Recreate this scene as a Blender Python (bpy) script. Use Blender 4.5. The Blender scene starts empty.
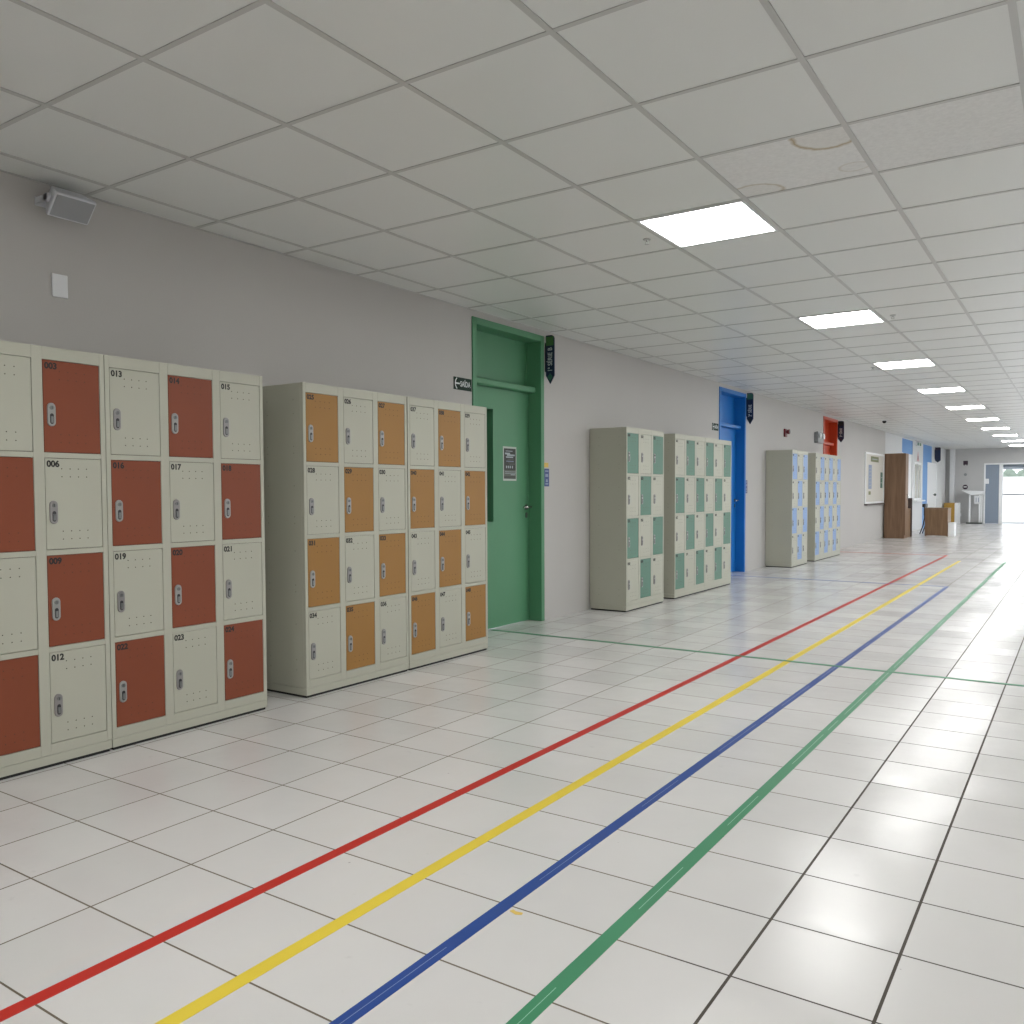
import bpy, bmesh, math, random
from mathutils import Matrix, Vector
random.seed(7)
C = bpy.context.scene.collection
sc = bpy.context.scene

# ------------------------------------------------------------------ constants
XW = -4.156                    # face of the left wall
XR = 2.6                       # face of the right wall
YE = 34.8                      # face of the end wall
YB = -9.0                      # face of the wall behind the camera
H = 2.6835                     # ceiling height
FX0, FTX, FY0, FTY = -3.378503, 0.3344352, 1.3447824, 0.3368688     # floor tile grid
CX0, CTX, CY0, CTY = -3.9398196, 0.6225468, 1.7790864, 0.6341052      # ceiling tile grid

# ------------------------------------------------------------------ materials
def new_mat(name):
    m = bpy.data.materials.new(name); m.use_nodes = True
    nt = m.node_tree; b = nt.nodes['Principled BSDF']
    return m, nt, b
def mat(name, col, rough=0.5, metal=0.0, spec=0.5, var=0.0, vscale=6.0, bump=0.0, bscale=60.0, bdist=0.002):
    m, nt, b = new_mat(name)
    b.inputs['Base Color'].default_value = (*col, 1); b.inputs['Roughness'].default_value = rough
    b.inputs['Metallic'].default_value = metal; b.inputs['Specular IOR Level'].default_value = spec
    if var or bump:
        tc = nt.nodes.new('ShaderNodeTexCoord')
    if var:
        n = nt.nodes.new('ShaderNodeTexNoise'); n.inputs['Scale'].default_value = vscale; n.inputs['Detail'].default_value = 5
        nt.links.new(tc.outputs['Object'], n.inputs['Vector'])
        r = nt.nodes.new('ShaderNodeMapRange'); r.inputs['To Min'].default_value = 1 - var; r.inputs['To Max'].default_value = 1 + var
        nt.links.new(n.outputs['Fac'], r.inputs['Value'])
        mx = nt.nodes.new('ShaderNodeVectorMath'); mx.operation = 'SCALE'; mx.inputs[0].default_value = col
        nt.links.new(r.outputs['Result'], mx.inputs['Scale']); nt.links.new(mx.outputs['Vector'], b.inputs['Base Color'])
    if bump:
        n2 = nt.nodes.new('ShaderNodeTexNoise'); n2.inputs['Scale'].default_value = bscale; n2.inputs['Detail'].default_value = 3
        nt.links.new(tc.outputs['Object'], n2.inputs['Vector'])
        bp = nt.nodes.new('ShaderNodeBump'); bp.inputs['Strength'].default_value = bump; bp.inputs['Distance'].default_value = bdist
        nt.links.new(n2.outputs['Fac'], bp.inputs['Height']); nt.links.new(bp.outputs['Normal'], b.inputs['Normal'])
    return m
def emit(name, col, s):
    m, nt, b = new_mat(name)
    b.inputs['Base Color'].default_value = (*col, 1)
    b.inputs['Emission Color'].default_value = (*col, 1); b.inputs['Emission Strength'].default_value = s
    return m
def wood(name, dark, light, scale=9.0):
    m, nt, b = new_mat(name)
    tc = nt.nodes.new('ShaderNodeTexCoord'); mp = nt.nodes.new('ShaderNodeMapping')
    mp.inputs['Scale'].default_value = (scale, scale, 0.55)
    n = nt.nodes.new('ShaderNodeTexNoise'); n.inputs['Scale'].default_value = 2.2; n.inputs['Detail'].default_value = 8
    n.inputs['Distortion'].default_value = 1.2
    r = nt.nodes.new('ShaderNodeValToRGB')
    r.color_ramp.elements[0].position = 0.3; r.color_ramp.elements[0].color = (*dark, 1)
    r.color_ramp.elements[1].position = 0.7; r.color_ramp.elements[1].color = (*light, 1)
    nt.links.new(tc.outputs['Object'], mp.inputs['Vector']); nt.links.new(mp.outputs['Vector'], n.inputs['Vector'])
    nt.links.new(n.outputs['Fac'], r.inputs['Fac']); nt.links.new(r.outputs['Color'], b.inputs['Base Color'])
    b.inputs['Roughness'].default_value = 0.45
    return m

M = {}
M['wall'] = mat('wall_paint', (0.465, 0.45, 0.435), 0.6, var=0.04, vscale=1.3, bump=0.15, bscale=90, spec=0.3)
M['wall_white'] = mat('wall_white_paint', (0.62, 0.63, 0.64), 0.6, var=0.03, bump=0.1, bscale=90, spec=0.3)
M['wall_grey'] = mat('end_wall_paint', (0.48, 0.48, 0.48), 0.6, var=0.03, bump=0.1, bscale=90, spec=0.3)
M['cream'] = mat('cream_enamel', (0.43, 0.43, 0.36), 0.45, spec=0.3, var=0.03, vscale=2)
M['rivet'] = mat('rivet_hole', (0.30, 0.30, 0.24), 0.6)
M['red'] = mat('red_enamel', (0.215, 0.056, 0.026), 0.45, spec=0.3, var=0.05, vscale=3)
M['orange'] = mat('orange_enamel', (0.31, 0.158, 0.040), 0.45, spec=0.3, var=0.04, vscale=3)
M['sage'] = mat('sage_enamel', (0.098, 0.205, 0.155), 0.45, spec=0.3, var=0.04, vscale=3)
M['sky'] = mat('light_blue_enamel', (0.165, 0.285, 0.53), 0.36, var=0.04, vscale=3)
M['hole'] = mat('dark_hole', (0.035, 0.03, 0.025), 0.9)
M['hole_soft'] = mat('shallow_hole', (0.12, 0.05, 0.03), 0.9)
M['plinth'] = mat('black_plinth', (0.012, 0.012, 0.012), 0.7)
M['inside'] = mat('locker_inside', (0.06, 0.06, 0.05), 0.8)
M['num'] = mat('number_ink', (0.012, 0.012, 0.012), 0.6)
M['lock_light'] = mat('lock_light_grey', (0.31, 0.31, 0.30), 0.38, metal=0.15)
M['lock_dark'] = mat('lock_mid_grey', (0.27, 0.26, 0.26), 0.35, metal=0.3)
M['lock_knob'] = mat('lock_knob_steel', (0.22, 0.23, 0.23), 0.3, metal=0.7)
M['lock_slot'] = mat('lock_slot_dark', (0.03, 0.03, 0.035), 0.4)
M['green_door'] = mat('green_gloss_paint', (0.080, 0.245, 0.128), 0.5, var=0.06, vscale=2)
M['blue_door'] = mat('blue_gloss_paint', (0.004, 0.15, 0.48), 0.45, var=0.05, vscale=2)
M['red_door'] = mat('red_gloss_paint', (0.46, 0.05, 0.012), 0.38, var=0.05, vscale=2)
M['dark_glass'] = mat('dark_glass', (0.03, 0.045, 0.045), 0.08)
M['steel'] = mat('brushed_steel', (0.55, 0.55, 0.53), 0.25, metal=0.9)
M['dark_steel'] = mat('dark_steel', (0.12, 0.13, 0.12), 0.3, metal=0.8)
M['tape_red'] = mat('red_tape', (0.46, 0.026, 0.018), 0.45, spec=0.25, var=0.08, vscale=4)
M['tape_yellow'] = mat('yellow_tape', (0.70, 0.54, 0.055), 0.45, spec=0.25, var=0.06, vscale=4)
M['tape_blue'] = mat('blue_tape', (0.018, 0.060, 0.25), 0.40, spec=0.3, var=0.08, vscale=4)
M['tape_green'] = mat('green_tape', (0.045, 0.22, 0.11), 0.42, spec=0.25, var=0.08, vscale=4)
M['glint_blue'] = mat('blue_ridge_glint', (0.22, 0.28, 0.45), 0.4); M['glint_green'] = mat('green_ridge_glint', (0.28, 0.48, 0.37), 0.4)  # pale tape colours for the painted ridge glint
M['bar'] = mat('ceiling_bar_paint', (0.47, 0.47, 0.46), 0.30, spec=0.6)
M['white'] = mat('white_plastic', (0.70, 0.71, 0.73), 0.4)
M['white_gloss'] = mat('white_laminate', (0.82, 0.83, 0.84), 0.3)
M['speaker'] = mat('speaker_shell', (0.58, 0.59, 0.63), 0.45, bump=0.2, bscale=300)
M['grille'] = mat('speaker_grille', (0.30, 0.305, 0.32), 0.5, bump=0.7, bscale=420)
M['grey_box'] = mat('grey_plastic', (0.24, 0.25, 0.26), 0.4)
M['lamp_white'] = mat('lamp_head_white', (0.8, 0.82, 0.84), 0.2)
M['alarm'] = mat('alarm_red', (0.17, 0.012, 0.022), 0.35)
M['black'] = mat('black_plastic', (0.012, 0.012, 0.014), 0.4)
M['exit_green'] = mat('exit_sign_green', (0.012, 0.030, 0.020), 0.6, spec=0.2)
M['ink_white'] = mat('white_lettering', (0.62, 0.66, 0.66), 0.5)
M['navy'] = mat('navy_sign', (0.006, 0.016, 0.055), 0.4)
M['sign_green'] = mat('sign_green', (0.06, 0.17, 0.05), 0.45)
M['sign_teal'] = mat('sign_teal', (0.03, 0.13, 0.09), 0.45)
M['sign_dark'] = mat('sign_dark', (0.012, 0.02, 0.02), 0.45)
M['sign_plum'] = mat('sign_plum', (0.03, 0.012, 0.028), 0.45)
M['plate_blue'] = mat('plate_blue', (0.03, 0.055, 0.20), 0.4)
M['plate_yellow'] = mat('plate_yellow', (0.60, 0.42, 0.08), 0.5)
M['paper'] = mat('paper', (0.72, 0.73, 0.74), 0.6)
M['paper_edge'] = mat('poster_border', (0.42, 0.46, 0.42), 0.5)
M['poster_dark'] = mat('poster_print_dark', (0.025, 0.028, 0.024), 0.5)
M['poster_mid'] = mat('poster_print_mid', (0.10, 0.11, 0.09), 0.5)
M['poster_pale'] = mat('poster_print_pale', (0.33, 0.37, 0.40), 0.5)
M['poster_blue'] = mat('poster_blue_grey', (0.24, 0.29, 0.42), 0.5)
M['board'] = mat('board_panel', (0.60, 0.58, 0.53), 0.35)
M['sheet_green'] = mat('sheet_olive', (0.15, 0.17, 0.06), 0.5)
M['sheet_darkgreen'] = mat('sheet_dark_green', (0.05, 0.13, 0.09), 0.5)
M['wood'] = wood('brown_wood', (0.15, 0.080, 0.042), (0.225, 0.132, 0.075))
M['wood_desk'] = wood('brown_desk_wood', (0.15, 0.085, 0.042), (0.23, 0.14, 0.075))
M['wood_dark'] = mat('dark_wood_edge', (0.07, 0.05, 0.045), 0.5)
M['ochre'] = mat('ochre_panel', (0.42, 0.24, 0.035), 0.45)
M['frame_blue'] = mat('blue_wall_panel', (0.10, 0.27, 0.58), 0.5)
M['pale_pane'] = mat('frosted_pane', (0.50, 0.49, 0.44), 0.12)
M['leaf_grey'] = mat('blue_grey_door_leaf', (0.24, 0.29, 0.36), 0.45)
M['pink'] = mat('warning_pink', (0.55, 0.30, 0.30), 0.5)
M['concrete'] = mat('pale_concrete', (0.62, 0.62, 0.60), 0.8, var=0.06, vscale=0.6)
M['canopy'] = mat('canopy_paint', (0.24, 0.28, 0.33), 0.7)
M['bark'] = mat('bark', (0.16, 0.12, 0.08), 0.9)
M['leaves'] = mat('leaves', (0.17, 0.21, 0.17), 0.8, var=0.3, vscale=3)
M['light'] = emit('panel_diffuser', (1.0, 1.0, 0.98), 20.0)

def floor_material():
    m, nt, b = new_mat('glazed_floor_tiles'); L = nt.links.new; N = nt.nodes.new
    tc = N('ShaderNodeTexCoord'); sp = N('ShaderNodeSeparateXYZ'); L(tc.outputs['Object'], sp.inputs[0])
    def math_(op, a, b_=None, c_=None):
        n = N('ShaderNodeMath'); n.operation = op
        for i, v in enumerate((a, b_, c_)):
            if v is None: continue
            if isinstance(v, (int, float)): n.inputs[i].default_value = v
            else: L(v, n.inputs[i])
        return n.outputs[0]
    u = math_('DIVIDE', math_('SUBTRACT', sp.outputs[0], FX0), FTX)
    v = math_('DIVIDE', math_('SUBTRACT', sp.outputs[1], FY0), FTY)
    du = math_('MULTIPLY', math_('PINGPONG', u, 0.5), FTX)
    dv = math_('MULTIPLY', math_('PINGPONG', v, 0.5), FTY)
    iu, iv = math_('FLOOR', u), math_('FLOOR', v)
    right = math_('GREATER_THAN', u, 7.5)                       # wider, dirtier joints right of the green tape
    wu = math_('ADD', 0.0030, math_('MULTIPLY', right, 0.0010))
    mu = math_('LESS_THAN', du, wu); mv = math_('LESS_THAN', dv, 0.0029)
    grout = math_('MAXIMUM', mu, mv)
    cmb = N('ShaderNodeCombineXYZ'); L(iu, cmb.inputs[0]); L(iv, cmb.inputs[1])
    wn = N('ShaderNodeTexWhiteNoise'); wn.noise_dimensions = '2D'; L(cmb.outputs[0], wn.inputs['Vector'])
    n1 = N('ShaderNodeTexNoise'); n1.inputs['Scale'].default_value = 2.4; n1.inputs['Detail'].default_value = 6
    L(tc.outputs['Object'], n1.inputs['Vector'])
    n2 = N('ShaderNodeTexNoise'); n2.inputs['Scale'].default_value = 15; n2.inputs['Detail'].default_value = 4
    L(tc.outputs['Object'], n2.inputs['Vector'])
    k = math_('ADD', 0.955, math_('MULTIPLY', wn.outputs['Value'], 0.045))
    k = math_('MULTIPLY', k, math_('ADD', 0.945, math_('MULTIPLY', n1.outputs['Fac'], 0.09)))
    # scattered scuffs
    sc_ = N('ShaderNodeMapRange'); L(n2.outputs['Fac'], sc_.inputs['Value'])
    sc_.inputs['From Min'].default_value = 0.70; sc_.inputs['From Max'].default_value = 0.80
    sc_.inputs['To Min'].default_value = 1.0; sc_.inputs['To Max'].default_value = 0.90
    k = math_('MULTIPLY', k, sc_.outputs['Result'])
    vo = N('ShaderNodeTexVoronoi'); vo.inputs['Scale'].default_value = 5.5; L(tc.outputs['Object'], vo.inputs['Vector'])
    spk = math_('MULTIPLY', math_('LESS_THAN', vo.outputs['Distance'], 0.022), math_('GREATER_THAN', n1.outputs['Fac'], 0.50))
    k = math_('MULTIPLY', k, math_('SUBTRACT', 1.0, math_('MULTIPLY', spk, 0.35)))
    base = N('ShaderNodeVectorMath'); base.operation = 'SCALE'; base.inputs[0].default_value = (0.62, 0.61, 0.60); L(k, base.inputs['Scale'])
    gm = N('ShaderNodeMix'); gm.data_type = 'RGBA'
    gm.inputs['A'].default_value = (0.125, 0.10, 0.07, 1); gm.inputs['B'].default_value = (0.055, 0.045, 0.035, 1); L(right, gm.inputs['Factor'])
    mx = N('ShaderNodeMix'); mx.data_type = 'RGBA'; L(grout, mx.inputs['Factor'])
    L(base.outputs[0], mx.inputs['A']); L(gm.outputs['Result'], mx.inputs['B'])
    L(mx.outputs['Result'], b.inputs['Base Color'])
    r = math_('ADD', 0.15, math_('MULTIPLY', n1.outputs['Fac'], 0.15))
    n4 = N('ShaderNodeTexNoise'); n4.inputs['Scale'].default_value = 9; n4.inputs['Detail'].default_value = 7; n4.inputs['Roughness'].default_value = 0.65
    L(tc.outputs['Object'], n4.inputs['Vector'])
    r = math_('ADD', r, math_('MULTIPLY', math_('SUBTRACT', n4.outputs['Fac'], 0.5), 0.16))
    r = math_('ADD', r, math_('MULTIPLY', math_('SUBTRACT', wn.outputs['Value'], 0.5), 0.05))
    r = math_('MINIMUM', math_('MAXIMUM', r, 0.16), 0.262)
    r = math_('ADD', r, math_('MULTIPLY', grout, 0.5))
    L(r, b.inputs['Roughness'])
    b.inputs['Specular IOR Level'].default_value = 0.40
    # each tile lies at a very slightly different tilt, and its glaze is a little wavy
    n3 = N('ShaderNodeTexNoise'); n3.inputs['Scale'].default_value = 7; n3.inputs['Detail'].default_value = 2
    L(tc.outputs['Object'], n3.inputs['Vector'])
    hgt = math_('SUBTRACT', math_('MULTIPLY', n3.outputs['Fac'], 0.0016), math_('MULTIPLY', grout, 0.0012))
    bp = N('ShaderNodeBump'); bp.inputs['Strength'].default_value = 0.6; bp.inputs['Distance'].default_value = 1.0
    L(hgt, bp.inputs['Height'])
    t = N('ShaderNodeVectorMath'); t.operation = 'MULTIPLY_ADD'
    L(wn.outputs['Color'], t.inputs[0]); t.inputs[1].default_value = (0.036, 0.036, 0); t.inputs[2].default_value = (-0.018, -0.018, 0)
    ad = N('ShaderNodeVectorMath'); L(bp.outputs['Normal'], ad.inputs[0]); L(t.outputs[0], ad.inputs[1])
    no = N('ShaderNodeVectorMath'); no.operation = 'NORMALIZE'; L(ad.outputs[0], no.inputs[0])
    L(no.outputs[0], b.inputs['Normal'])
    return m
M['floor'] = floor_material()

def tile_material(name, col, rings=(), fissured=False):
    """Vinyl faced ceiling tile; rings = water marks (x, y, rx, ry, brown, width) in world metres."""
    m, nt, b = new_mat(name); L = nt.links.new; N = nt.nodes.new
    tc = N('ShaderNodeTexCoord')
    n = N('ShaderNodeTexNoise'); n.inputs['Scale'].default_value = 140 if not fissured else 55; n.inputs['Detail'].default_value = 4
    L(tc.outputs['Object'], n.inputs['Vector'])
    bp = N('ShaderNodeBump'); bp.inputs['Strength'].default_value = 0.25 if not fissured else 0.9; bp.inputs['Distance'].default_value = 0.0015
    L(n.outputs['Fac'], bp.inputs['Height']); L(bp.outputs['Normal'], b.inputs['Normal'])
    b.inputs['Roughness'].default_value = 0.36 if not fissured else 0.7
    b.inputs['Specular IOR Level'].default_value = 0.45
    cur = None
    rgb = N('ShaderNodeRGB'); rgb.outputs[0].default_value = (*col, 1); cur = rgb.outputs[0]
    if fissured:
        r = N('ShaderNodeMapRange'); L(n.outputs['Fac'], r.inputs['Value']); r.inputs['To Min'].default_value = 0.86; r.inputs['To Max'].default_value = 1.1
        v = N('ShaderNodeVectorMath'); v.operation = 'SCALE'; v.inputs[0].default_value = col; L(r.outputs[0], v.inputs['Scale']); cur = v.outputs[0]
    wob = N('ShaderNodeTexNoise'); wob.inputs['Scale'].default_value = 18; L(tc.outputs['Object'], wob.inputs['Vector'])
    for (x, y, rx, ry, brown, w) in rings:
        mp = N('ShaderNodeMapping'); mp.vector_type = 'POINT'
        mp.inputs['Location'].default_value = (-x / rx, -y / ry, 0); mp.inputs['Scale'].default_value = (1 / rx, 1 / ry, 0)
        L(tc.outputs['Object'], mp.inputs['Vector'])
        ln = N('ShaderNodeVectorMath'); ln.operation = 'LENGTH'; L(mp.outputs[0], ln.inputs[0])
        a = N('ShaderNodeMath'); a.operation = 'MULTIPLY_ADD'; L(wob.outputs['Fac'], a.inputs[0]); a.inputs[1].default_value = 0.22; L(ln.outputs['Value'], a.inputs[2])
        s = N('ShaderNodeMath'); s.operation = 'SUBTRACT'; L(a.outputs[0], s.inputs[0]); s.inputs[1].default_value = 1.11
        ab = N('ShaderNodeMath'); ab.operation = 'ABSOLUTE'; L(s.outputs[0], ab.inputs[0])
        mr = N('ShaderNodeMapRange'); L(ab.outputs[0], mr.inputs['Value']); mr.inputs['From Max'].default_value = w
        mr.inputs['To Min'].default_value = brown; mr.inputs['To Max'].default_value = 0
        ins = N('ShaderNodeMath'); ins.operation = 'LESS_THAN'; L(s.outputs[0], ins.inputs[0]); ins.inputs[1].default_value = 0
        i2 = N('ShaderNodeMath'); i2.operation = 'MULTIPLY_ADD'; L(ins.outputs[0], i2.inputs[0]); i2.inputs[1].default_value = brown * 0.12; L(mr.outputs[0], i2.inputs[2])
        mx = N('ShaderNodeMix'); mx.data_type = 'RGBA'; L(i2.outputs[0], mx.inputs['Factor']); L(cur, mx.inputs['A'])
        mx.inputs['B'].default_value = (0.36, 0.27, 0.14, 1); cur = mx.outputs['Result']
    L(cur, b.inputs['Base Color'])
    return m
TILE_COL = (0.69, 0.70, 0.685)
M['tile'] = tile_material('ceiling_tile_vinyl', TILE_COL)
M['tile_rough'] = tile_material('ceiling_tile_mineral', (0.72, 0.72, 0.715), fissured=True)
M['tile_stain'] = tile_material('ceiling_tile_stained', (0.73, 0.73, 0.725), fissured=True,
    rings=((-0.92, 3.745, 0.130, 0.150, 0.80, 0.13), (-1.375, 4.255, 0.130, 0.105, 0.55, 0.12), (-0.893, 4.18, 0.066, 0.055, 0.30, 0.16)))

# ------------------------------------------------------------------ mesh helpers
class MB:
    def __init__(s): s.bm = bmesh.new(); s.mats = []
    def mi(s, m):
        if m not in s.mats: s.mats.append(m)
        return s.mats.index(m)
    def _tag(s, faces, m, smooth=False):
        i = s.mi(m)
        for f in faces: f.material_index = i; f.smooth = smooth
    def box(s, x0, x1, y0, y1, z0, z1, m, bevel=0, seg=2, rot=None):
        r = bmesh.ops.create_cube(s.bm, size=1.0); vs = r['verts']
        mt = Matrix.Translation(((x0+x1)/2, (y0+y1)/2, (z0+z1)/2)) @ Matrix.Diagonal((abs(x1-x0), abs(y1-y0), abs(z1-z0), 1))
        bmesh.ops.transform(s.bm, matrix=mt, verts=vs)
        fs = list({f for v in vs for f in v.link_faces}); s._tag(fs, m)
        if bevel:
            es = list({e for v in vs for e in v.link_edges})
            g = bmesh.ops.bevel(s.bm, geom=es, offset=bevel, segments=seg, affect='EDGES', profile=0.5)
            s._tag([f for f in g['faces']], m)
            vs = list({v for f in g['faces'] for v in f.verts} | {v for v in vs if v.is_valid})
        if rot is not None: bmesh.ops.transform(s.bm, matrix=rot, verts=[v for v in vs if v.is_valid])
        return vs
    def cyl(s, p0, p1, r0, m, r1=None, seg=16, smooth=True):
        p0, p1 = Vector(p0), Vector(p1); d = p1 - p0
        r = bmesh.ops.create_cone(s.bm, cap_ends=True, segments=seg, radius1=r0, radius2=r0 if r1 is None else r1, depth=d.length)
        q = Vector((0, 0, 1)).rotation_difference(d.normalized()).to_matrix().to_4x4()
        bmesh.ops.transform(s.bm, matrix=Matrix.Translation((p0+p1)/2) @ q, verts=r['verts'])
        for f in {f for v in r['verts'] for f in v.link_faces}:
            f.material_index = s.mi(m); f.smooth = smooth and len(f.verts) == 4
    def sphere(s, c, r, m, scale=(1, 1, 1), sub=2):
        g = bmesh.ops.create_icosphere(s.bm, subdivisions=sub, radius=r)
        bmesh.ops.transform(s.bm, matrix=Matrix.Translation(c) @ Matrix.Diagonal((*scale, 1)), verts=g['verts'])
        s._tag({f for v in g['verts'] for f in v.link_faces}, m, True); return g['verts']
    def prism(s, pts, org, ax, ay, depth, m, bevel=0):
        """polygon pts (2-D) laid on axes ax, ay at org and extruded by depth along ax x ay"""
        ax, ay, org = Vector(ax), Vector(ay), Vector(org); az = ax.cross(ay)
        v0 = [s.bm.verts.new(org + ax*p[0] + ay*p[1]) for p in pts]
        v1 = [s.bm.verts.new(org + ax*p[0] + ay*p[1] + az*depth) for p in pts]
        fs = [s.bm.faces.new(list(reversed(v0))), s.bm.faces.new(v1)]
        top = fs[1]; n = len(pts)
        for i in range(n): fs.append(s.bm.faces.new((v0[i], v0[(i+1) % n], v1[(i+1) % n], v1[i])))
        s._tag(fs, m)
        if bevel:
            g = bmesh.ops.bevel(s.bm, geom=list(top.edges), offset=bevel, segments=2, affect='EDGES', profile=0.5); s._tag(g['faces'], m, True)
    def tube(s, pts, r, m, seg=10):
        for a, b in zip(pts[:-1], pts[1:]): s.cyl(a, b, r, m, seg=seg)
        for p in pts[1:-1]: s.sphere(p, r, m, sub=1)
    def mesh(s, name):
        me = bpy.data.meshes.new(name);
        s.bm.normal_update(); s.bm.to_mesh(me); s.bm.free()
        for m in s.mats: me.materials.append(m)
        return me
    def build(s, name, parent=None, loc=None):
        return link(name, s.mesh(name), parent, loc)
def link(name, me, parent=None, loc=None):
    o = bpy.data.objects.new(name, me); C.objects.link(o)
    if parent is not None: o.parent = parent
    if loc is not None: o.location = loc
    return o
def tag(o, label, cat, group=None, kind=None):
    o['label'] = label; o['category'] = cat
    if group: o['group'] = group
    if kind: o['kind'] = kind
    return o
def thing(name, loc, label, cat, group=None, kind=None):
    o = bpy.data.objects.new(name, None); o.empty_display_size = 0.1; C.objects.link(o); o.location = loc
    return tag(o, label, cat, group, kind)
def structure(mb, name, label, cat, parent=None):
    o = mb.build(name, parent)
    if parent is None: tag(o, label, cat, None, 'structure')
    return o
def stadium(w, h, n=8):
    r = w/2; pts = []
    for i in range(n+1): a = math.pi*i/n; pts.append((r*math.cos(a), h/2-r+r*math.sin(a)))
    for i in range(n+1): a = math.pi+math.pi*i/n; pts.append((r*math.cos(a), -h/2+r+r*math.sin(a)))
    return pts
def text_mesh(txt, size, m, bold=0.0, align='LEFT', depth=0.0006, sx=1.0, space=1.0):
    cu = bpy.data.curves.new('t', 'FONT'); cu.body = txt; cu.size = size; cu.offset = bold; cu.extrude = depth/2
    cu.align_x = align; cu.resolution_u = 3; cu.space_character = space
    o = bpy.data.objects.new('t', cu); C.objects.link(o)
    dg = bpy.context.evaluated_depsgraph_get(); me = bpy.data.meshes.new_from_object(o.evaluated_get(dg))
    bpy.data.objects.remove(o); bpy.data.curves.remove(cu)
    me.name = 'lettering'; me.materials.clear(); me.materials.append(m)
    if sx != 1.0: me.transform(Matrix.Diagonal((sx, 1, 1, 1)))
    return me
def axes(o, ax, ay, loc):
    ax, ay = Vector(ax), Vector(ay); az = ax.cross(ay)
    m = Matrix((ax, ay, az)).transposed().to_4x4(); m.translation = Vector(loc); o.matrix_local = m
    return o
EAST = ((0, 1, 0), (0, 0, 1))          # text on a face that looks towards +x
SOUTH = ((1, 0, 0), (0, 0, 1))         # text on a face that looks towards -y
SOUTH_UP = ((0, 0, 1), (-1, 0, 0))     # the same, running upwards

# ------------------------------------------------------------------ the room
b = MB(); b.box(XW-0.3, XR+0.3, YB-0.2, YE+0.2, -0.12, 0, M['floor'])
structure(b, 'floor', 'corridor floor of square glossy white tiles with brown joints', 'floor')

DOORS = ((5.649, 6.757), (11.352, 12.46), (17.02, 18.14))
DTOP = 2.63
openings = [(y0, y1, 0.0, DTOP) for y0, y1 in DOORS] + [(25.67, 27.5, 0.0, 2.645), (27.8, 29.1, 0.90, 2.04), (29.42, 32.5, 0.0, 2.645)]
def wall_strip(mb, m, y0, y1, ops, x0, x1):
    y = y0
    for a, c, z0, z1 in ops:
        mb.box(x0, x1, y, a, 0, H+0.05, m)
        if z0 > 0: mb.box(x0, x1, a, c, 0, z0, m)
        mb.box(x0, x1, a, c, z1, H+0.05, m); y = c
    mb.box(x0, x1, y, y1, 0, H+0.05, m)
b = MB(); wall_strip(b, M['wall'], YB-0.2, 23.25, openings[:3], XW-0.22, XW)
wall_strip(b, M['wall_white'], 23.25, YE+0.2, openings[3:], XW-0.22, XW)
structure(b, 'wall_left', 'long warm grey painted wall behind the lockers', 'wall')

b = MB(); b.box(XW-0.22, -2.92, YE, YE+0.2, 0, H+0.05, M['wall_grey']); b.box(-2.92, -0.35, YE, YE+0.2, 2.15, H+0.05, M['wall_grey'])
b.box(-0.35, XR+0.3, YE, YE+0.2, 0, H+0.05, M['wall_grey'])
structure(b, 'wall_end', 'grey wall closing the far end of the corridor', 'wall')
b = MB(); wall_strip(b, M['wall'], YB-0.2, YE+0.2, [(y, y+2.3, 0.35, 2.45) for y in (8.3, 11.4, 14.5, 17.6, 20.7, 23.8, 26.9, 30.0)], XR, XR+0.2)
structure(b, 'wall_right', 'painted wall with open bays along the right side of the corridor', 'wall')
b = MB(); b.box(XW-0.22, XR+0.2, YB-0.2, YB, 0, H+0.05, M['wall'])
structure(b, 'wall_back', 'plain painted wall behind the camera', 'wall')
b = MB(); b.box(-4.0, -3.846, YE-0.16, YE, 0, H, M['white'])
structure(b, 'trim_1', 'narrow white full height post on the far grey wall', 'post')

# ceiling: lay-in tiles, each sagging a little, on a painted bar grid
PANELS = [4+5*k for k in range(10)]
HID = [(4, -1), (4, -6), (4, -11), (4, -16)] + [(9, -16+5*k) for k in range(14)]     # unseen lights added behind and right of the camera to brighten the corridor
xs = [XW] + [CX0+CTX*i for i in range(0, 11)] + [XR]
j0 = int(math.floor((YB-CY0)/CTY)); ys = [YB] + [CY0+CTY*j for j in range(j0+1, 53)]; ys = [y for y in ys if y < YE-0.05] + [YE]
def tile_into(mb, x0, x1, y0, y1, m, sag, n=5):
    sk1, sk2 = random.uniform(-.35, .35), random.uniform(-.35, .35)
    g = []
    for i in range(n+1):
        row = []
        for j in range(n+1):
            a, c = i/n, j/n
            s = (math.sin(math.pi*a)*math.sin(math.pi*c))*(1+sk1*(a-.5)*2+sk2*(c-.5)*2)
            row.append(mb.bm.verts.new((x0+(x1-x0)*a, y0+(y1-y0)*c, H-sag*s)))
        g.append(row)
    k = mb.mi(m)
    for i in range(n):
        for j in range(n):
            f = mb.bm.faces.new((g[i][j], g[i][j+1], g[i+1][j+1], g[i+1][j])); f.smooth = True; f.material_index = k
b = MB(); HIDC = {(i-1, j) for i, j in HID}
for i in range(len(xs)-1):
    for j in range(len(ys)-1):
        x0, x1, y0, y1 = xs[i], xs[i+1], ys[j], ys[j+1]
        jj = round((y0-CY0)/CTY)
        if (i == 4 and jj in PANELS) or (i-1, jj) in HIDC: continue                 # light panels sit here
        if jj == 3 and i in (5, 6): continue                 # two odd tiles, built below
        tile_into(b, x0, x1, y0, y1, M['tile'], random.uniform(0.000, 0.0045))
ceil = structure(b, 'ceiling', 'suspended ceiling of square off white tiles', 'ceiling')
b = MB()
for x in xs[1:-1]: b.box(x-0.0115, x+0.0115, YB, YE, H-0.004, H+0.02, M['bar'])
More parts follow.
